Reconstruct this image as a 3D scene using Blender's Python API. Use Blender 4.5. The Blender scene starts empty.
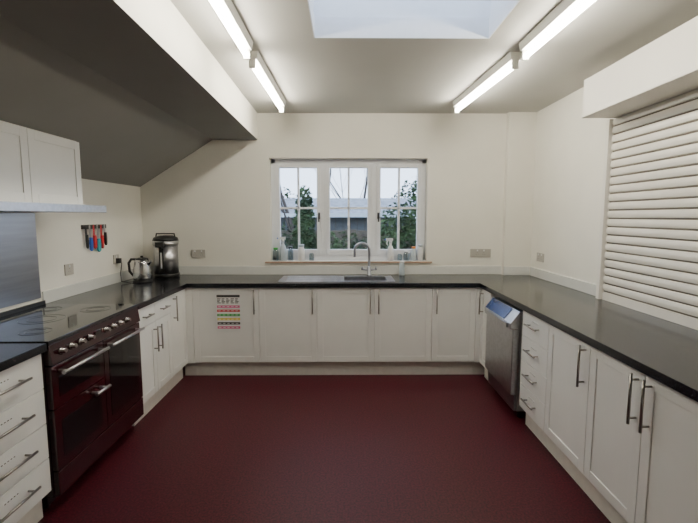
import bpy, bmesh, math, random
from mathutils import Vector, Matrix
random.seed(7)
scene = bpy.context.scene
coll = scene.collection

# ------------------------------------------------------------------ materials
def mat(name, col, rough=0.5, metal=0.0, var=0.0, vscale=20.0, bump=0.0, bscale=60.0,
        emit=None, estr=0.0, spec=0.5, coat=0.0, alpha_mix=None, col2=None, ramp=(0.4,0.6), stretch=None):
    m = bpy.data.materials.new(name); m.use_nodes = True
    nt = m.node_tree; b = nt.nodes["Principled BSDF"]
    b.inputs["Base Color"].default_value = (*col, 1)
    b.inputs["Roughness"].default_value = rough
    b.inputs["Metallic"].default_value = metal
    b.inputs["Specular IOR Level"].default_value = spec
    if coat: b.inputs["Coat Weight"].default_value = coat; b.inputs["Coat Roughness"].default_value = 0.08
    tc = nt.nodes.new("ShaderNodeTexCoord")
    if var > 0 or col2:
        n = nt.nodes.new("ShaderNodeTexNoise"); n.inputs["Scale"].default_value = vscale
        n.inputs["Detail"].default_value = 4
        if stretch:
            mpn = nt.nodes.new("ShaderNodeMapping"); mpn.inputs["Scale"].default_value = stretch
            nt.links.new(tc.outputs["Object"], mpn.inputs["Vector"]); nt.links.new(mpn.outputs["Vector"], n.inputs["Vector"])
        else: nt.links.new(tc.outputs["Object"], n.inputs["Vector"])
        r = nt.nodes.new("ShaderNodeValToRGB")
        r.color_ramp.elements[0].position = ramp[0]; r.color_ramp.elements[1].position = ramp[1]
        c2 = col2 if col2 else tuple(c*(1-var) for c in col)
        r.color_ramp.elements[0].color = (*c2, 1); r.color_ramp.elements[1].color = (*col, 1)
        nt.links.new(n.outputs["Fac"], r.inputs["Fac"])
        nt.links.new(r.outputs["Color"], b.inputs["Base Color"])
    if bump > 0:
        n2 = nt.nodes.new("ShaderNodeTexNoise"); n2.inputs["Scale"].default_value = bscale
        nt.links.new(tc.outputs["Object"], n2.inputs["Vector"])
        bp = nt.nodes.new("ShaderNodeBump"); bp.inputs["Strength"].default_value = bump
        bp.inputs["Distance"].default_value = 0.01
        nt.links.new(n2.outputs["Fac"], bp.inputs["Height"])
        nt.links.new(bp.outputs["Normal"], b.inputs["Normal"])
    if emit:
        b.inputs["Emission Color"].default_value = (*emit, 1)
        b.inputs["Emission Strength"].default_value = estr
    return m

def glassmat(name, tint=(1,1,1), gl=0.06):
    m = bpy.data.materials.new(name); m.use_nodes = True
    nt = m.node_tree; nt.nodes.clear()
    o = nt.nodes.new("ShaderNodeOutputMaterial"); mx = nt.nodes.new("ShaderNodeMixShader")
    t = nt.nodes.new("ShaderNodeBsdfTransparent"); g = nt.nodes.new("ShaderNodeBsdfGlossy")
    t.inputs[0].default_value = (*tint, 1); g.inputs["Roughness"].default_value = 0.03
    mx.inputs[0].default_value = gl
    nt.links.new(t.outputs[0], mx.inputs[1]); nt.links.new(g.outputs[0], mx.inputs[2])
    nt.links.new(mx.outputs[0], o.inputs[0])
    return m

M = {}
M['wall'] = mat("wall_paint", (.84,.82,.75), .75, var=.03, vscale=3, bump=.04, bscale=90)
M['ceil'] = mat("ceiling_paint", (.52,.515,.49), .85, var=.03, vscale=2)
M['slope'] = mat("slope_shaded", (.26,.255,.245), .85, var=.04, vscale=2)  # shade under the soffit and slope is put into this darker grey
M['floor'] = mat("vinyl_floor", (.080,.008,.015), .45, col2=(.026,.0025,.006), vscale=90, ramp=(.38,.64), bump=.05, bscale=200, spec=.25)
M['door'] = mat("cabinet_white", (.84,.84,.82), .3, var=.02, vscale=5)
M['carc'] = mat("carcass_white", (.72,.71,.68), .5, var=.02)
M['plinth'] = mat("plinth_cream", (.74,.72,.67), .5, var=.05)
M['top'] = mat("worktop_black", (.005,.0055,.008), .17, col2=(.022,.023,.030), vscale=150, ramp=(.35,.55), bump=.015, bscale=150, spec=.4)
M['steel'] = mat("brushed_steel", (.52,.52,.54), .3, 1, var=.12, vscale=40)
M['steel_d'] = mat("dark_steel", (.38,.39,.43), .3, 1, var=.10, vscale=30, stretch=(1,.06,1))
M['chrome'] = mat("chrome", (.62,.62,.64), .14, 1, var=.02)
M['handle'] = mat("handle_nickel", (.32,.30,.28), .3, 1, var=.05)
M['knob'] = mat("knob_metal", (.28,.26,.25), .25, 1, var=.05)
M['black'] = mat("black_plastic", (.015,.015,.016), .35, var=.2)
M['bglass'] = mat("black_glass", (.004,.004,.005), .06, var=.1)
M['wine'] = mat("wine_enamel", (.025,.002,.0045), .18, var=.15, coat=.2)
M['ring'] = mat("hob_ring_grey", (.035,.035,.04), .3, var=.1)
M['upvc'] = mat("window_white", (.78,.80,.84), .35, var=.02)
M['sill'] = mat("sill_tile", (.50,.34,.24), .5, col2=(.40,.26,.18), vscale=12)
M['upst'] = mat("upstand_white", (.72,.73,.71), .25, var=.04, vscale=6)
M['socket'] = mat("socket_plastic", (.46,.44,.40), .35, var=.02)
M['sockd'] = mat("socket_shadow", (.15,.14,.13), .5, var=.05)
M['shut'] = mat("shutter_paint", (.78,.75,.69), .25, var=.04, vscale=8)
M['shbox'] = mat("shutter_box", (.78,.76,.71), .45, var=.03, vscale=4)
M['shgap'] = mat("shutter_gap", (.12,.10,.08), .6, var=.1)
M['batten'] = mat("batten_white", (.8,.8,.76), .4, var=.02)
M['tube'] = mat("lit_tube", (1,1,.9), .4, emit=(1,.93,.77), estr=76)
M['glass'] = glassmat("window_glass", (.95,.97,.98), .04)
M['clear'] = glassmat("clear_plastic", (.62,.70,.74), .15)
M['milk'] = mat("milky_plastic", (.50,.58,.64), .3, var=.05)
M['red'] = mat("red_plastic", (.55,.02,.03), .35, var=.1)
M['blue'] = mat("blue_plastic", (.02,.10,.50), .35, var=.1)
M['teal'] = mat("teal_plastic", (.02,.30,.36), .35, var=.1)
M['green'] = mat("green_plastic", (.06,.40,.08), .4, var=.1)
M['yellow'] = mat("yellow_print", (.75,.60,.06), .5, var=.1)
M['pink'] = mat("pink_print", (.70,.12,.30), .5, var=.1)
M['orange'] = mat("orange_plastic", (.75,.25,.04), .4, var=.1)
M['paper'] = mat("paper_white", (.84,.84,.83), .6, var=.02)
M['ink'] = mat("black_ink", (.03,.03,.03), .6, var=.1)
M['bluefilm'] = mat("blue_control_panel", (.03,.06,.20), .25, .3, var=.2, vscale=15)
M['white'] = mat("white_plastic", (.76,.77,.78), .35, var=.02)
M['leaf'] = mat("leaves_green", (.045,.080,.032), .7, col2=(.014,.030,.015), vscale=3, spec=.2)
M['bark'] = mat("bark_brown", (.06,.048,.042), .85, var=.4, vscale=15)
M['fence'] = mat("fence_timber", (.12,.10,.08), .8, var=.4, vscale=6)
M['shed'] = mat("shed_grey", (.12,.14,.155), .7, var=.2, vscale=5)
M['roof'] = mat("roof_slate", (.24,.27,.32), .6, var=.3, vscale=8)
M['grass'] = mat("grass", (.06,.10,.03), .9, var=.5, vscale=10)

# ------------------------------------------------------------------ builder
class B:
    def __init__(s): s.bm = bmesh.new(); s.mats = []
    def mi(s, k):
        if k not in s.mats: s.mats.append(k)
        return s.mats.index(k)
    def hexa(s, pts, k):
        vs = [s.bm.verts.new(p) for p in pts]
        i = s.mi(k)
        for f in ((0,1,2,3),(7,6,5,4),(0,4,5,1),(1,5,6,2),(2,6,7,3),(3,7,4,0)):
            fc = s.bm.faces.new([vs[a] for a in f]); fc.material_index = i
    def box(s, x0,x1,y0,y1,z0,z1,k):
        x0,x1=sorted((x0,x1)); y0,y1=sorted((y0,y1)); z0,z1=sorted((z0,z1))
        s.hexa([(x0,y0,z0),(x0,y1,z0),(x1,y1,z0),(x1,y0,z0),(x0,y0,z1),(x0,y1,z1),(x1,y1,z1),(x1,y0,z1)],k)
    def prism(s, poly, axis, a0, a1, k):
        def P(u,v,a): return {'x':(a,u,v),'y':(u,a,v),'z':(u,v,a)}[axis]
        A=[s.bm.verts.new(P(u,v,a0)) for u,v in poly]; C=[s.bm.verts.new(P(u,v,a1)) for u,v in poly]
        i=s.mi(k); n=len(poly)
        fs=[s.bm.faces.new(A), s.bm.faces.new(C[::-1])]
        for j in range(n): fs.append(s.bm.faces.new([A[j],C[j],C[(j+1)%n],A[(j+1)%n]]))
        for f in fs: f.material_index=i
    def tube(s, pts, r, k, seg=12, cap=True):
        pts=[Vector(p) for p in pts]; i=s.mi(k); rings=[]
        rs = r if isinstance(r,(list,tuple)) else [r]*len(pts)
        up=None
        for j,p in enumerate(pts):
            if j==0: t=pts[1]-p
            elif j==len(pts)-1: t=p-pts[j-1]
            else: t=(pts[j+1]-p).normalized()+(p-pts[j-1]).normalized()
            t.normalize()
            if up is None:
                up = Vector((0,0,1)) if abs(t.z)<.9 else Vector((1,0,0))
            a=(up-t*up.dot(t)).normalized(); b=t.cross(a); up=a
            rings.append([s.bm.verts.new(p+(a*math.cos(2*math.pi*q/seg)+b*math.sin(2*math.pi*q/seg))*rs[j]) for q in range(seg)])
        for j in range(len(rings)-1):
            for q in range(seg):
                f=s.bm.faces.new([rings[j][q],rings[j][(q+1)%seg],rings[j+1][(q+1)%seg],rings[j+1][q]]); f.material_index=i; f.smooth=True
        if cap:
            f=s.bm.faces.new(rings[0][::-1]); f.material_index=i
            f=s.bm.faces.new(rings[-1]); f.material_index=i
    def lathe(s, c, prof, k, seg=28, sx=1, sy=1):
        i=s.mi(k); rings=[]
        for r,z in prof:
            rings.append([s.bm.verts.new((c[0]+sx*r*math.cos(2*math.pi*q/seg),c[1]+sy*r*math.sin(2*math.pi*q/seg),c[2]+z)) for q in range(seg)])
        for j in range(len(rings)-1):
            for q in range(seg):
                f=s.bm.faces.new([rings[j][q],rings[j][(q+1)%seg],rings[j+1][(q+1)%seg],rings[j+1][q]]); f.material_index=i; f.smooth=True
        for rg in (rings[0][::-1],rings[-1]):
            f=s.bm.faces.new(rg); f.material_index=i
    def done(s, name, parent=None, bevel=0.0):
        bmesh.ops.recalc_face_normals(s.bm, faces=s.bm.faces[:])
        me=bpy.data.meshes.new(name); s.bm.to_mesh(me); s.bm.free()
        for k in s.mats: me.materials.append(M[k])
        o=bpy.data.objects.new(name,me); coll.objects.link(o)
        if parent: o.parent=parent
        if bevel>0:
            md=o.modifiers.new("bevel",'BEVEL'); md.width=bevel; md.segments=2; md.limit_method='ANGLE'; md.angle_limit=math.radians(50)
        return o
def empty(name):
    e=bpy.data.objects.new(name,None); e.empty_display_size=.1; coll.objects.link(e); return e

# ------------------------------------------------------------------ dimensions
XL,XR,YB,YF,ZC = -2.145,1.965,4.58,-1.3,2.59
CT=.91; CB=.87
FB=3.98   # door face of back run
FL=-1.49; FR=1.28
WX0,WX1,WZ0,WZ1=-.79,.87,1.05,2.135
T=.22
# ------------------------------------------------------------------ shell
b=B(); b.box(XL-T,XR+T,YF-T,YB+T,-.1,0,'floor'); b.done("floor")
b=B()
b.box(XL-T,WX0,YB,YB+T,0,ZC,'wall'); b.box(WX1,XR+T,YB,YB+T,0,ZC,'wall')
b.box(WX0,WX1,YB,YB+T,0,WZ0,'wall'); b.box(WX0,WX1,YB,YB+T,WZ1,ZC,'wall')
b.done("wall_back")
b=B(); b.box(1.68,XR,YB-.07,YB,CT,ZC,'wall'); b.done("wall_pilaster")
b=B(); b.box(XL-T,XL,YF,YB,0,ZC,'wall'); b.done("wall_left")
b=B(); b.box(XR,XR+T,YF,YB,0,ZC,'wall'); b.done("wall_right")
b=B(); b.box(XL-T,XR+T,YF-T,YF,0,ZC,'wall'); b.done("wall_front")
# ceiling with rooflight well
SX0,SX1,SY0,SY1=-.185,.867,2.24,2.70
b=B()
zt=ZC+.12
b.box(XL-T,SX0,YF-T,YB+T,ZC,zt,'ceil'); b.box(SX1,XR+T,YF-T,YB+T,ZC,zt,'ceil')
b.box(SX0,SX1,YF-T,SY0,ZC,zt,'ceil'); b.box(SX0,SX1,SY1,YB+T,ZC,zt,'ceil')
b.done("ceiling")
e=empty("rooflight")
b=B(); h=ZC+.34
b.box(SX0-.05,SX0,SY0-.05,SY1+.05,zt,h,'upvc'); b.box(SX1,SX1+.05,SY0-.05,SY1+.05,zt,h,'upvc')
b.box(SX0,SX1,SY0-.05,SY0,zt,h,'upvc'); b.box(SX0,SX1,SY1,SY1+.05,zt,h,'upvc')
b.box(SX0,SX1,SY1-.006,SY1,ZC,zt,'upvc'); b.box(SX0,SX0+.006,SY0,SY1-.006,ZC,zt,'upvc'); b.box(SX1-.006,SX1,SY0,SY1-.006,ZC,zt,'upvc')
b.done("well_lining",e)
b=B(); b.box(SX0-.04,SX1+.04,SY0-.04,SY1+.04,h,h+.006,'glass'); b.done("glazing",e)
# boxed soffit + sloping ceiling on the left
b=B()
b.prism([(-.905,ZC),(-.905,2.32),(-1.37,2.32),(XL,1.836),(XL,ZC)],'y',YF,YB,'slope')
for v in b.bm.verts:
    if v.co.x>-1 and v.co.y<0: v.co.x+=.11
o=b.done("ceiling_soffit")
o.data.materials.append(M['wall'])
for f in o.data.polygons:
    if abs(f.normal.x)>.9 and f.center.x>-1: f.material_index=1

# upstands
b=B()
b.box(XL,1.68,YB-.012,YB,CT,1.0,'upst'); b.box(1.68,XR-.012,YB-.082,YB-.07,CT,1.0,'upst'); b.done("trim_1",bevel=.002)
b=B(); b.box(XL,XL+.012,3.02,YB-.012,CT,1.0,'upst'); b.done("trim_2",bevel=.002)
b=B(); b.box(XR-.012,XR,3.24,YB-.09,CT,1.0,'upst'); b.done("trim_3",bevel=.002)
b=B(); b.box(WX0-.06,WX1+.06,YB-.03,YB,1.036,1.05,'sill'); b.box(WX0,WX1,YB,YB+.09,1.05,1.056,'upvc'); b.done("trim_4",bevel=.002)

# ------------------------------------------------------------------ window
wy0,wy1=YB+.09,YB+.15
e=empty("window_1")
b=B()
b.box(WX0,WX1,wy0,wy1,WZ0+.006,WZ0+.06,'upvc'); b.box(WX0,WX1,wy0,wy1,WZ1-.05,WZ1,'upvc')
b.box(WX0,WX0+.05,wy0,wy1,WZ0,WZ1,'upvc'); b.box(WX1-.05,WX1,wy0,wy1,WZ0,WZ1,'upvc')
cas=[(-.74,-.26),(-.205,.285),(.34,.82)]
b.box(-.26,-.205,wy0,wy1,WZ0+.06,WZ1-.05,'upvc'); b.box(.285,.34,wy0,wy1,WZ0+.06,WZ1-.05,'upvc')
b.done("frame",e,.004)
for n,(a,c) in enumerate(cas):
    b=B(); z0,z1=WZ0+.06,WZ1-.05; y0,y1=wy0-.012,wy0+.04; w=.042
    b.box(a,a+w,y0,y1,z0,z1,'upvc'); b.box(c-w,c,y0,y1,z0,z1,'upvc')
    b.box(a+w,c-w,y0,y1,z0,z0+w+.02,'upvc'); b.box(a+w,c-w,y0,y1,z1-w,z1,'upvc')
    m=(a+c)/2; zm=z0+.02+(z1-z0)*.5
    b.box(m-.011,m+.011,y0+.01,y1-.005,z0+w,z1-w,'upvc')
    b.box(a+w,c-w,y0+.01,y1-.005,zm-.011,zm+.011,'upvc')
    b.done("casement_%d"%(n+1),e,.003)
    b=B(); b.box(a+w,c-w,y0+.025,y0+.029,z0+w,z1-w,'glass'); b.done("pane_%d"%(n+1),e)
for n,x in enumerate((-.28,.36)):
    b=B(); b.box(x-.012,x+.012,wy0-.02,wy0-.012,1.5,1.57,'black'); b.tube([(x,wy0-.02,1.56),(x,wy0-.045,1.56),(x,wy0-.05,1.47)],.008,'black',8); b.done("handle_%d"%(n+1),e)

# ------------------------------------------------------------------ cabinets
def mapper(kind):
    if kind=='back': return lambda u0,u1,d0,d1:(u0,u1,YB-d0,YB-d1)
    if kind=='left': return lambda u0,u1,d0,d1:(XL+d0,XL+d1,u0,u1)
    return lambda u0,u1,d0,d1:(XR-d0,XR-d1,u0,u1)
DEP={'back':YB-FB,'left':FL-XL,'right':XR-FR}
def pt(kind,u,d,z):
    if kind=='back': return (u,YB-d,z)
    if kind=='left': return (XL+d,u,z)
    return (XR-d,u,z)
def front(kind,u0,u1,z0,z1,e,name,shaker=True):
    mp=mapper(kind); D=DEP[kind]; b=B(); g=.002
    u0+=g;u1-=g
    def bx(a,c,d0,d1,za,zb,k='door'): b.box(*mp(a,c,d0,d1),za,zb,k)
    if shaker:
        w=.055
        bx(u0,u1,D-.02,D-.006,z0,z1)
        bx(u0,u0+w,D-.006,D,z0,z1); bx(u1-w,u1,D-.006,D,z0,z1)
        bx(u0+w,u1-w,D-.006,D,z0,z0+w); bx(u0+w,u1-w,D-.006,D,z1-w,z1)
    else: bx(u0,u1,D-.02,D,z0,z1)
    b.done(name,e,.0015)
def handle(kind,e,name,u,z,L=.22,vert=True,r=.0065):
    D=DEP[kind]; b=B(); s=.034
    if vert:
        b.tube([pt(kind,u,D+s,z-L/2),pt(kind,u,D+s,z+L/2)],r,'handle',10)
        for zz in (z-L*.38,z+L*.38): b.tube([pt(kind,u,D-.001,zz),pt(kind,u,D+s,zz)],r*.8,'handle',8)
    else:
        b.tube([pt(kind,u-L/2,D+s,z),pt(kind,u+L/2,D+s,z)],r,'handle',10)
        for uu in (u-L*.38,u+L*.38): b.tube([pt(kind,uu,D-.001,z),pt(kind,uu,D+s,z)],r*.8,'handle',8)
    b.done(name,e)
def cabinet(kind,u0,u1,top=CB):
    e=empty("base_cabinet"); mp=mapper(kind); D=DEP[kind]; b=B()
    b.box(*mp(u0,u1,.01,D-.022),.14,top,'carc')
    if top<CB: b.box(*mp(u0,u1,D-.06,D-.022),top,CB,'carc')
    b.done("carcass",e)
    b=B(); b.box(*mp(u0,u1,D-.075,D-.055),0,.14,'plinth'); b.done("plinth",e)
    return e
Z0,Z1=.148,.862
hz=.735
for (a,c,hu,tp) in ((-1.43,-.81,-.85,CB),(-.81,-.265,-.305,CB),(-.265,.275,.235,.70),(.275,.82,.315,.70),(.82,1.235,.86,CB)):
    e=cabinet('back',a,c,tp); front('back',a,c,Z0,Z1,e,"door"); handle('back',e,"handle",hu,hz,.23)
e=empty("corner_filler"); b=B(); b.box(FL-.02,-1.431,FB,FB+.02,.14,CB,'door'); b.box(FL-.055,-1.431,FB+.055,FB+.075,0,.14,'plinth'); b.done("panel",e)
e=empty("corner_filler"); b=B(); b.box(1.2365,FR+.02,FB,FB+.02,.14,CB,'door'); b.box(1.2365,FR+.075,FB+.055,FB+.075,0,.14,'plinth'); b.done("panel",e)
e=cabinet('left',3.025,3.62)
front('left',3.025,3.3225,.715,Z1,e,"drawer_1",False); front('left',3.3225,3.62,.715,Z1,e,"drawer_2",False)
front('left',3.025,3.3225,Z0,.71,e,"door_1"); front('left',3.3225,3.62,Z0,.71,e,"door_2")
handle('left',e,"handle_1",3.17,.79,.13,False); handle('left',e,"handle_2",3.47,.79,.13,False)
handle('left',e,"handle_3",3.285,.58,.2); handle('left',e,"handle_4",3.36,.58,.2)
e=cabinet('left',3.62,3.975)
front('left',3.62,3.975,Z0,Z1,e,"door"); handle('left',e,"handle",3.68,hz,.22)
def drawers(kind,u0,u1,rows,L):
    e=cabinet(kind,u0,u1)
    for i,(a,c) in enumerate(rows):
        front(kind,u0,u1,a,c,e,"drawer_%d"%(i+1),False); handle(kind,e,"handle_%d"%(i+1),(u0+u1)/2,(a+c)/2+.01,L,False)
        b=B(); mp=mapper(kind); D=DEP[kind]; m=(u0+u1)/2
        b.box(*mp(m-.05,m+.05,D,D+.0008),(a+c)/2+.03,(a+c)/2+.05,'paper')
        for q in range(5): b.box(*mp(m-.042+q*.018,m-.033+q*.018,D+.0008,D+.0012),(a+c)/2+.038,(a+c)/2+.042,'knob')
        b.done("label_%d"%(i+1),e)
rows=[(.148,.322),(.326,.50),(.504,.68),(.684,.862)]
drawers('left',1.56,2.065,rows,.26); drawers('left',1.05,1.56,rows,.26)
e=cabinet('right',3.71,3.975); front('right',3.71,3.975,Z0,Z1,e,"door"); handle('right',e,"handle",3.91,hz,.22)
drawers('right',2.63,3.03,rows,.17)
for (a,c,hu) in ((2.17,2.63,2.215),(1.76,2.17,1.80),(1.35,1.76,1.72),(.94,1.35,.98),(.53,.94,.90)):
    e=cabinet('right',a,c); front('right',a,c,Z0,Z1,e,"door"); handle('right',e,"handle",hu,hz,.23)

# ------------------------------------------------------------------ worktops
b=B(); WY=FB-.022; WLX=FL+.022; WRX=FR-.022
sx0,sx1,sy0,sy1=-.02,.42,4.08,4.42
b.box(XL,sx0,WY,YB-.013,CB,CT,'top'); b.box(sx1,XR,WY,YB-.013,CB,CT,'top')
b.box(sx0,sx1,WY,sy0,CB,CT,'top'); b.box(sx0,sx1,sy1,YB-.013,CB,CT,'top')
b.box(XL,WLX,3.02,WY,CB,CT,'top'); b.box(WRX,XR,.5,WY,CB,CT,'top')
b.done("worktop")
b=B(); b.box(XL,WLX,1.0,2.075,CB,CT,'top'); b.done("worktop",bevel=.002)

# sink + tap
e=empty("kitchen_sink")
b=B(); t=.004
b.box(-.64,sx0+.01,4.05,4.45,CT,CT+t,'steel_d'); b.box(sx1-.01,.48,4.05,4.45,CT,CT+t,'steel_d')
b.box(sx0+.01,sx1-.01,4.05,sy0+.01,CT,CT+t,'steel_d'); b.box(sx0+.01,sx1-.01,sy1-.01,4.45,CT,CT+t,'steel_d')
for i in range(9): b.box(-.58,-.08,4.10+i*.036,4.112+i*.036,CT+t,CT+t+.004,'steel_d')
b.box(sx0+.005,sx1-.005,sy0+.005,sy1-.005,.72,.726,'steel')
b.box(sx0+.005,sx0+.01,sy0+.005,sy1-.005,.726,CT,'steel'); b.box(sx1-.01,sx1-.005,sy0+.005,sy1-.005,.726,CT,'steel')
b.box(sx0+.01,sx1-.01,sy0+.005,sy0+.01,.726,CT,'steel'); b.box(sx0+.01,sx1-.01,sy1-.01,sy1-.005,.726,CT,'steel')
b.lathe((.2,4.25,.726),[(.03,0),(.035,.004),(.02,.005)],'chrome')
b.done("bowl_and_drainer",e,.001)
b=B(); tx,ty=.25,4.437
b.lathe((tx,ty,CT+t),[(.028,0),(.028,.012),(.02,.02),(.02,.09),(.014,.10)],'steel_d')
pts=[(tx,ty,CT+.1),(tx,ty,CT+.27)]
for i in range(1,13):
    a=math.pi*i/12; pts.append((tx-.075+.075*math.cos(a),ty,CT+.27+.075*math.sin(a)))
pts.append((tx-.15,ty,CT+.20))
b.tube(pts,.013,'steel_d',12)
for s in (-1,1):
    b.tube([(tx,ty,CT+.06),(tx+s*.07,ty,CT+.075)],.009,'steel_d',10); b.tube([(tx+s*.07,ty,CT+.065),(tx+s*.07,ty,CT+.10)],.012,'steel_d',10)
b.done("tap",e)

# ------------------------------------------------------------------ notice on door
b=B()
x0,x1,z0,z1=-1.215,-.975,.455,.81
yy=FB
b.box(x0,x1,yy-.0015,yy-.0003,z0,z1,'paper')
def strip(a,c,za,zb,k): b.box(a,c,yy-.0022,yy-.0015,za,zb,k)
strip(x0+.012,x1-.012,z1-.034,z1-.012,'ink')
for i in range(4):
    for j in range(5):
        xa=x0+.016+j*.042; strip(xa,xa+.034-.006*((i+j)%3),z1-.052-.013*i,z1-.045-.013*i,'ink')
zz=z1-.105
for i,k in enumerate(('pink','red','green','yellow','ink','pink')):
    strip(x0+.014,x1-.014,zz-.029,zz-.006,k)
    for j in range(5): 
        b.box(x0+.024+j*.040,x0+.050+j*.040,yy-.0027,yy-.0022,zz-.020,zz-.015,'paper')
    zz-=.040
b.done("notice_sheet")

# ------------------------------------------------------------------ range cooker
e=empty("range_cooker")
u0,u1=2.083,3.012; cx=-1.475
b=B()
b.box(XL+.03,cx-.02,u0,u1,.09,.895,'wine'); 
b.box(XL+.05,cx-.07,u0+.02,u1-.02,.03,.09,'black')
for yy_ in (u0+.06,u1-.06):
    for xx_ in (XL+.1,cx-.11): b.tube([(xx_,yy_,0),(xx_,yy_,.035)],.02,'black',10)
b.done("body",e,.003)
b=B(); b.box(XL+.03,cx+.012,u0,u1,.895,.915,'bglass'); b.box(XL+.016,XL+.03,u0,u1,.895,.94,'black'); 
b.done("hob",e,.003)
b=B()
for (xx_,yy_,r) in ((-1.97,2.27,.09),(-1.66,2.27,.075),(-1.82,2.55,.12),(-1.97,2.83,.075),(-1.66,2.83,.09)):
    for rr in (r,r*.62):
        pts=[(xx_+rr*math.cos(a*math.pi/16),yy_+rr*math.sin(a*math.pi/16),.9152) for a in range(33)]
        b.tube(pts,.001,'ring',4,cap=False)
b.done("hob_rings",e)
b=B()
b.prism([(cx-.02,.79),(cx+.02,.79),(cx+.005,.893),(cx-.02,.893)],'y',u0+.003,u1-.003,'wine'); b.done("control_panel",e,.002)
b=B()
for i in range(9):
    yy_=u0+.08+i*.083
    if i==4:
        b.box(cx+.005,cx+.018,yy_-.03,yy_+.03,.825,.862,'bglass'); continue
    b.tube([(cx+.01,yy_,.842),(cx+.018,yy_,.842),(cx+.020,yy_,.842),(cx+.042,yy_,.846)],[.019,.019,.014,.012],'knob',16)
b.done("knobs",e)
def cdoor(a,c,za,zb,name,win=True):
    b=B(); b.box(cx-.02,cx+.012,a,c,za,zb,'wine')
    if win:
        m=.05
        b.box(cx+.012,cx+.0145,a+m,c-m,za+m,zb-m*1.4,'bglass')
    b.done(name,e,.004)
um=(u0+u1)/2
cdoor(u0+.004,um-.003,.56,.782,"grill_door"); cdoor(u0+.004,um-.003,.235,.554,"lower_oven_door")
cdoor(um+.003,u1-.004,.235,.782,"tall_oven_door"); cdoor(u0+.004,u1-.004,.10,.229,"storage_drawer",False)
def rail(a,c,z,name):
    b=B(); b.tube([(cx+.055,a,z),(cx+.055,c,z)],.0095,'steel',12)
    for uu in (a+.03,c-.03): b.tube([(cx+.010,uu,z),(cx+.055,uu,z)],.009,'steel',10)
    b.done(name,e)
rail(u0+.03,um-.02,.745,"rail_1"); rail(um+.02,u1-.03,.745,"rail_2"); rail(um-.17,um-.03,.515,"rail_3")

# splashback
b=B(); b.box(XL+.003,XL+.009,2.08,3.0,.96,1.553,'steel_d'); b.done("steel_splashback",bevel=.001)
# cooker hood
e=empty("cooker_hood")
b=B(); b.box(XL+.002,-1.69,2.06,3.05,1.56,1.60,'steel'); b.box(-1.69,-1.67,2.06,3.05,1.555,1.604,'steel')
b.done("canopy",e,.003)
b=B()
for i in range(2): b.box(-2.05,-1.78,2.15+i*.43,2.52+i*.43,1.556,1.5605,'steel_d')
b.done("filters",e)

# wall cabinets
xc=-1.80
def slz(x): return 1.836+(x-XL)*(2.32-1.836)/(-1.37-XL)
for i in range(4):
    a=3.0-.485*(i+1); c=3.0-.485*i
    e=empty("wall_cabinet")
    b=B(); b.prism([(XL,1.606),(xc-.02,1.606),(xc-.02,slz(xc-.02)-.004),(XL,1.83)],'y',a,c,'carc'); b.done("carcass",e)
    b=B(); z0,z1=1.606,slz(xc-.02)-.012; w=.055; a+=.002; c-=.002
    b.box(xc-.02,xc-.006,a,c,z0,z1,'door'); b.box(xc-.006,xc,a,a+w,z0,z1,'door'); b.box(xc-.006,xc,c-w,c,z0,z1,'door')
    b.box(xc-.006,xc,a+w,c-w,z0,z0+w,'door'); b.box(xc-.006,xc,a+w,c-w,z1-w,z1,'door')
    b.done("door",e,.0015)

# ------------------------------------------------------------------ dishwasher
e=empty("undercounter_dishwasher")
a,c=3.085,3.675; xf=1.235
b=B(); b.box(xf+.05,1.90,a,c,.07,.83,'steel')
for xx_ in (xf+.1,1.85):
    for yy_ in (a+.06,c-.06): b.tube([(xx_,yy_,0),(xx_,yy_,.08)],.018,'black',10)
b.done("body",e,.004)
b=B(); b.box(xf,xf+.05,a,c,.20,.70,'steel'); b.box(xf+.03,xf+.05,a+.005,c-.005,.07,.195,'steel_d'); b.done("door",e,.006)
b=B(); b.prism([(xf-.02,.705),(xf-.02,.745),(xf+.05,.835),(xf+.05,.705)],'y',a,c,'steel'); b.done("control_panel",e,.004)
b=B(); 
b.prism([(xf-.0185,.750),(xf+.044,.831),(xf+.042,.833),(xf-.0205,.752)],'y',a+.13,c-.03,'bluefilm')
b.box(xf-.032,xf-.02,a+.05,c-.05,.705,.735,'steel')
b.done("handle_and_display",e,.001)

# ------------------------------------------------------------------ roller shutter
e=empty("roller_shutter")
b=B(); b.box(1.69,XR-.001,.7,3.14,2.226,2.486,'shbox'); b.box(1.685,1.69,.7,3.14,2.226,2.25,'shbox'); b.done("housing",e,.004)
b=B(); b.box(XR-.065,XR-.001,3.16,3.20,CT+.001,2.226,'shbox'); b.box(XR-.065,XR-.001,.72,.76,CT+.001,2.226,'shbox'); b.done("guide_rails",e,.003)
b=B(); z=CT+.06; p=.0600
b.box(XR-.040,XR-.012,.76,3.16,CT+.001,CT+.06,'shut')
while z+p<2.24:
    g=.009
    prof=[(XR-.028,z+g),(XR-.034,z+g+.002)]
    for j in range(5):
        t_=j/4; prof.append((XR-.036-.0035*math.sin(math.pi*t_),z+g+.004+(p-g-.010)*t_))
    prof.append((XR-.034,z+p-.002)); prof.append((XR-.028,z+p)); prof.append((XR-.02,z+p)); prof.append((XR-.02,z+g))
    b.prism(prof,'y',.76,3.16,'shut'); 
    b.box(XR-.028,XR-.018,.76,3.16,z,z+g,'shgap')
    z+=p
b.done("slats",e)

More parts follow.
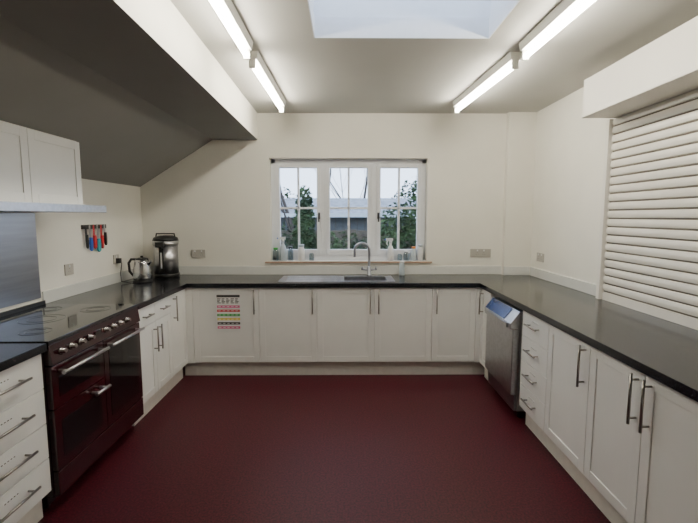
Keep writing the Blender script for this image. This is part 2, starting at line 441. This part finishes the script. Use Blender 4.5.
# ------------------------------------------------------------------ fluorescent lights
def batten(xa,xb,y0,y1):
    e=empty("fluorescent_light")
    L=math.hypot(xb-xa,y1-y0)/2; x=0
    b=B(); b.prism([(-.04,-.001),(-.03,-.05),(.03,-.05),(.04,-.001)],'y',-L,L,'batten')
    for a,c in ((-L,-L+.02),(L-.02,L)): b.box(-.02,.02,a,c,-.105,-.05,'batten')
    b.done("batten",e)
    b=B(); b.tube([(0,-L+.021,-.083),(0,L-.021,-.083)],.016,'tube',14); b.done("tube",e)
    e.location=((xa+xb)/2,(y0+y1)/2,ZC); e.rotation_euler=(0,0,-math.atan2(xb-xa,y1-y0))
batten(-.60,-.585,2.90,4.12); batten(-.60,-.60,1.54,2.76)
batten(1.11,1.04,2.90,4.12); batten(1.125,1.11,1.54,2.76)

# ------------------------------------------------------------------ sockets
def socket(name,kind,u,z,w=.146,h=.086):
    mp=mapper(kind); b=B()
    b.box(*mp(u-w/2,u+w/2,0,.009),z-h/2,z+h/2,'socket')
    n=2 if w>.1 else 1
    for i in range(n):
        c=u+(i-(n-1)/2)*.07
        b.box(*mp(c-.006,c+.006,.009,.0125),z+.018,z+.036,'white')
        for dx,dz,ww,hh in ((0,.008,.004,.008),(-.011,-.014,.007,.004),(.011,-.014,.007,.004)):
            b.box(*mp(c+dx-ww/2,c+dx+ww/2,.009,.0094),z+dz-hh/2,z+dz+hh/2,'sockd')
    return b.done(name,None,.0015)
socket("wall_socket",'back',-1.56,1.135)
socket("wall_socket",'back',1.45,1.14,.22)
socket("wall_socket",'left',3.33,1.12,.1,.086)
socket("wall_socket",'left',4.02,1.13,.086,.086)
socket("wall_socket",'right',4.28,1.12)

# knife rack
e=empty("knife_rack"); 
b=B(); b.box(XL,XL+.02,3.52,3.86,1.425,1.46,'black'); b.done("magnetic_strip",e,.002)
for i,(k,L,w_) in enumerate((('black',.05,.013),('blue',.075,.017),('red',.06,.017),('teal',.09,.026),('red',.065,.016),('black',.04,.013))):
    u=3.55+i*.055; b=B()
    b.prism([(u-.010,1.455),(u+.010,1.46),(u+.013,1.43-L),(u-.013,1.43-L)],'x',XL+.02,XL+.023,'steel' if i%2 else k)
    zt_=1.43-L
    b.prism([(u-w_*.7,zt_),(u+w_*.7,zt_),(u+w_,zt_-.05),(u+w_*.8,zt_-.10),(u,zt_-.115),(u-w_*.8,zt_-.10),(u-w_,zt_-.05)],'x',XL+.019,XL+.036,k)
    b.done("knife_%d"%(i+1),e,.003)

# ------------------------------------------------------------------ kettle, urn
e=empty("electric_kettle"); kx,ky=-1.925,4.07
b=B(); b.lathe((kx,ky,CT),[(.085,0),(.088,.012),(.075,.022)],'black'); b.done("base",e)
b=B(); b.lathe((kx,ky,CT+.022),[(.078,0),(.082,.02),(.078,.09),(.066,.165),(.058,.19)],'chrome')
b.tube([(kx+.055,ky-.01,CT+.17),(kx+.08,ky-.015,CT+.19),(kx+.095,ky-.018,CT+.205)],[.022,.016,.012],'chrome',10)
b.done("jug",e)
b=B(); b.lathe((kx,ky,CT+.212),[(.058,0),(.054,.012),(.025,.02),(.012,.022),(.013,.035),(.006,.038)],'black')
b.tube([(kx-.05,ky,CT+.215),(kx-.10,ky,CT+.215),(kx-.125,ky,CT+.18),(kx-.12,ky,CT+.10),(kx-.085,ky,CT+.055),(kx-.075,ky,CT+.06)],.012,'black',10)
b.done("lid_and_handle",e)
b=B(); b.tube([(XL+.04,4.02,1.115),(XL+.055,4.02,1.09),(XL+.05,4.0,1.0),(XL+.07,3.97,.93),(XL+.12,3.98,.917),(kx-.07,ky-.03,.918)],.004,'black',8)
b.box(XL+.0125,XL+.045,4.0,4.04,1.095,1.14,'black'); b.done("power_cord",e)
e=empty("hot_water_urn"); ux,uy=-1.83,4.40
b=B(); b.lathe((ux,uy,CT),[(.12,0),(.122,.035),(.118,.04)],'black'); b.done("base",e)
b=B(); b.lathe((ux,uy,CT+.04),[(.117,0),(.117,.285)],'steel'); b.done("tank",e)
b=B(); b.lathe((ux,uy,CT+.325),[(.12,0),(.125,.01),(.125,.05)],'steel')
b.lathe((ux,uy,CT+.375),[(.125,0),(.115,.03),(.07,.05),(.02,.055)],'black')
b.box(ux-.04,ux+.04,uy-.16,uy-.10,CT+.315,CT+.365,'black'); b.box(ux-.022,ux+.022,uy-.122,uy-.112,CT+.06,CT+.30,'black')
b.tube([(ux,uy-.145,CT+.32),(ux,uy-.145,CT+.29)],.012,'black',8)
b.tube([(ux-.1,uy,CT+.39),(ux-.09,uy,CT+.445),(ux+.09,uy,CT+.445),(ux+.1,uy,CT+.39)],.008,'black',8)
b.box(ux-.008,ux+.008,uy-.124,uy-.121,CT+.10,CT+.26,'white')
b.done("lid_and_dispenser",e)

# ------------------------------------------------------------------ window-sill things
SZ=1.056; sy=YB+.036
def spray(x,y,z,k,h=.17,s=1.0):
    e=empty("spray_bottle")
    b=B(); b.lathe((0,0,0),[(.034,0),(.038,.01),(.038,h*.55),(.024,h*.8),(.012,h*.9),(.012,h)],k,20); b.done("bottle",e)
    b=B(); b.lathe((0,0,h),[(.015,0),(.015,.025),(.011,.03)],'white',16)
    b.box(-.05,.025,-.012,.012,h+.026,h+.054,'white'); b.tube([(-.032,0,h+.03),(-.042,0,h),(-.03,0,h-.02)],.006,'white',8)
    b.tube([(-.05,0,h+.04),(-.064,0,h+.04)],.007,'blue',8); b.done("trigger_head",e)
    e.location=(x,y,z)
spray(-.665,sy,SZ,'milk',.20); spray(.49,sy-.09+.09,SZ,'white',.185)
def jar(name,x,y,z,r,h,k,lid=None):
    b=B(); b.lathe((x,y,z),[(r*.9,0),(r,h*.08),(r,h*.8),(r*.75,h*.92),(r*.75,h)],k,20)
    if lid: b.lathe((x,y,z+h),[(r*.8,0),(r*.8,h*.14),(r*.7,h*.16)],lid,20)
    return b.done(name)
jar("glass_jar",-.745,sy,SZ,.03,.12,'clear','green'); jar("soap_bottle",-.585,sy,SZ,.028,.13,'clear','black')
jar("storage_jar",-.47,sy,SZ,.037,.15,'white','milk'); jar("glass_tumbler",-.36,sy,SZ,.027,.08,'clear')
jar("glass_jar",.66,sy,SZ,.03,.09,'clear','white'); jar("soap_bottle",.74,sy,SZ,.028,.13,'milk','orange'); jar("glass_jar",.81,sy,SZ,.033,.15,'white','milk')
jar("glass_tumbler",.59,sy,SZ,.025,.07,'clear')
jar("washing_up_bottle",.60,4.50,CT,.03,.13,'milk','white')

# ------------------------------------------------------------------ outside
b=B(); b.box(-14,14,YB+T,24,-.35,-.25,'grass'); b.done("garden_ground")
e=empty("garden_shed")
b=B(); b.box(-1.6,1.5,9.2,11,-.25,1.6,'shed')
for i in range(20): b.box(-1.6+i*.155,-1.59+i*.155,9.19,9.2,-.25,1.6,'fence')
b.done("walls",e)
b=B(); b.prism([(9.0,1.57),(10.1,1.95),(11.2,1.57)],'x',-1.75,1.65,'roof'); b.box(-1.75,1.65,8.95,9.0,1.51,1.59,'milk'); b.done("roof",e)
b=B()
for i in range(46):
    x=-6+i*.26; b.box(x,x+.25,8.55,8.58,-.25,1.25+.02*(i%2),'fence')
b.box(-6,6,8.58,8.62,1.1,1.2,'fence'); b.done("garden_fence")
def foliage(name,blobs,n,size):
    b=B(); i=b.mi('leaf')
    for _ in range(n):
        c,r=random.choice(blobs)
        while True:
            v=Vector((random.uniform(-1,1),random.uniform(-1,1),random.uniform(-1,1)))
            if v.length<1: break
        p=Vector((c[0]+v.x*r[0],c[1]+v.y*r[1],max(-.25,c[2]+v.z*r[2]))); s=size*random.uniform(.6,1.4)
        R=Matrix.Rotation(random.uniform(0,6.28),3,'X')@Matrix.Rotation(random.uniform(0,6.28),3,'Z')
        vs=[b.bm.verts.new(p+R@Vector(q)*s) for q in ((-1,0,0),(0,-.5,.1),(1,0,0),(0,.5,.1))]
        f=b.bm.faces.new(vs); f.material_index=i
    return b.done(name)
foliage("ivy_hedge",[((1.0,7.9,1.0),(.5,.4,.8)),((1.5,7.8,1.4),(.45,.4,1.0)),((1.2,7.8,.2),(.9,.4,.6)),((-.1,8.1,.6),(.9,.3,.65)),((-1.4,8.0,.7),(.9,.3,.8)),((-.75,8.0,1.2),(.2,.3,.9))],10000,.04)
foliage("evergreen_bush",[((-2.0,12.2,1.3),(1.0,.5,1.1)),((.1,12.4,.9),(1.6,.6,1.2)),((2.2,12.2,1.5),(1.0,.6,1.2)),((0,12.2,.2),(3,.6,.5))],6000,.055)
def tree(base,h,seed):
    rnd=random.Random(seed)
    cu=bpy.data.curves.new("bare_tree",'CURVE'); cu.dimensions='3D'; cu.bevel_depth=1; cu.bevel_resolution=1
    def br(p,d,L,r,lev):
        sp=cu.splines.new('POLY'); n=6; sp.points.add(n-1); q=p.copy(); pts=[]
        for i in range(n):
            sp.points[i].co=(*q,1); sp.points[i].radius=r*(1-.6*i/(n-1)); pts.append((q.copy(),d.copy()))
            d=(d+Vector((rnd.uniform(-.2,.2),rnd.uniform(-.2,.2),rnd.uniform(-.1,.15)))).normalized(); q=q+d*L/(n-1)
        if lev<4:
            for _ in range(5 if lev<3 else 3):
                i=rnd.randint(1,n-1); dd=(pts[i][1]+Vector((rnd.uniform(-1,1),rnd.uniform(-.6,.6),rnd.uniform(-.3,.7)))*.9).normalized()
                br(pts[i][0],dd,L*.62,r*.42,lev+1)
    br(Vector(base),Vector((0,0,1)),h,.06,0)
    cu.materials.append(M['bark']); o=bpy.data.objects.new("bare_tree",cu); coll.objects.link(o)
tree((-.9,8.8,-.25),3.0,3); tree((.5,11.6,-.25),3.6,8); tree((1.9,8.85,-.25),3.2,11); tree((-.3,13.8,-.25),4.4,21)

# ------------------------------------------------------------------ world
w=bpy.data.worlds.new("overcast_sky"); scene.world=w; w.use_nodes=True
nt=w.node_tree; bg=nt.nodes["Background"]
tc=nt.nodes.new("ShaderNodeTexCoord"); nz=nt.nodes.new("ShaderNodeTexNoise"); nz.inputs["Scale"].default_value=2.5
rp=nt.nodes.new("ShaderNodeValToRGB"); rp.color_ramp.elements[0].color=(.56,.69,.97,1); rp.color_ramp.elements[1].color=(.78,.87,1,1)
nt.links.new(tc.outputs["Generated"],nz.inputs["Vector"]); nt.links.new(nz.outputs["Fac"],rp.inputs["Fac"]); nt.links.new(rp.outputs["Color"],bg.inputs["Color"])
bg.inputs["Strength"].default_value=4.8

# ------------------------------------------------------------------ camera
cd=bpy.data.cameras.new("camera"); cam=bpy.data.objects.new("camera",cd); coll.objects.link(cam)
cd.sensor_width=36; cd.lens=430/698*36; cd.clip_start=.05
cam.location=(0,0,1.53); cam.rotation_euler=(math.radians(84),0,math.radians(-.53))
scene.camera=cam
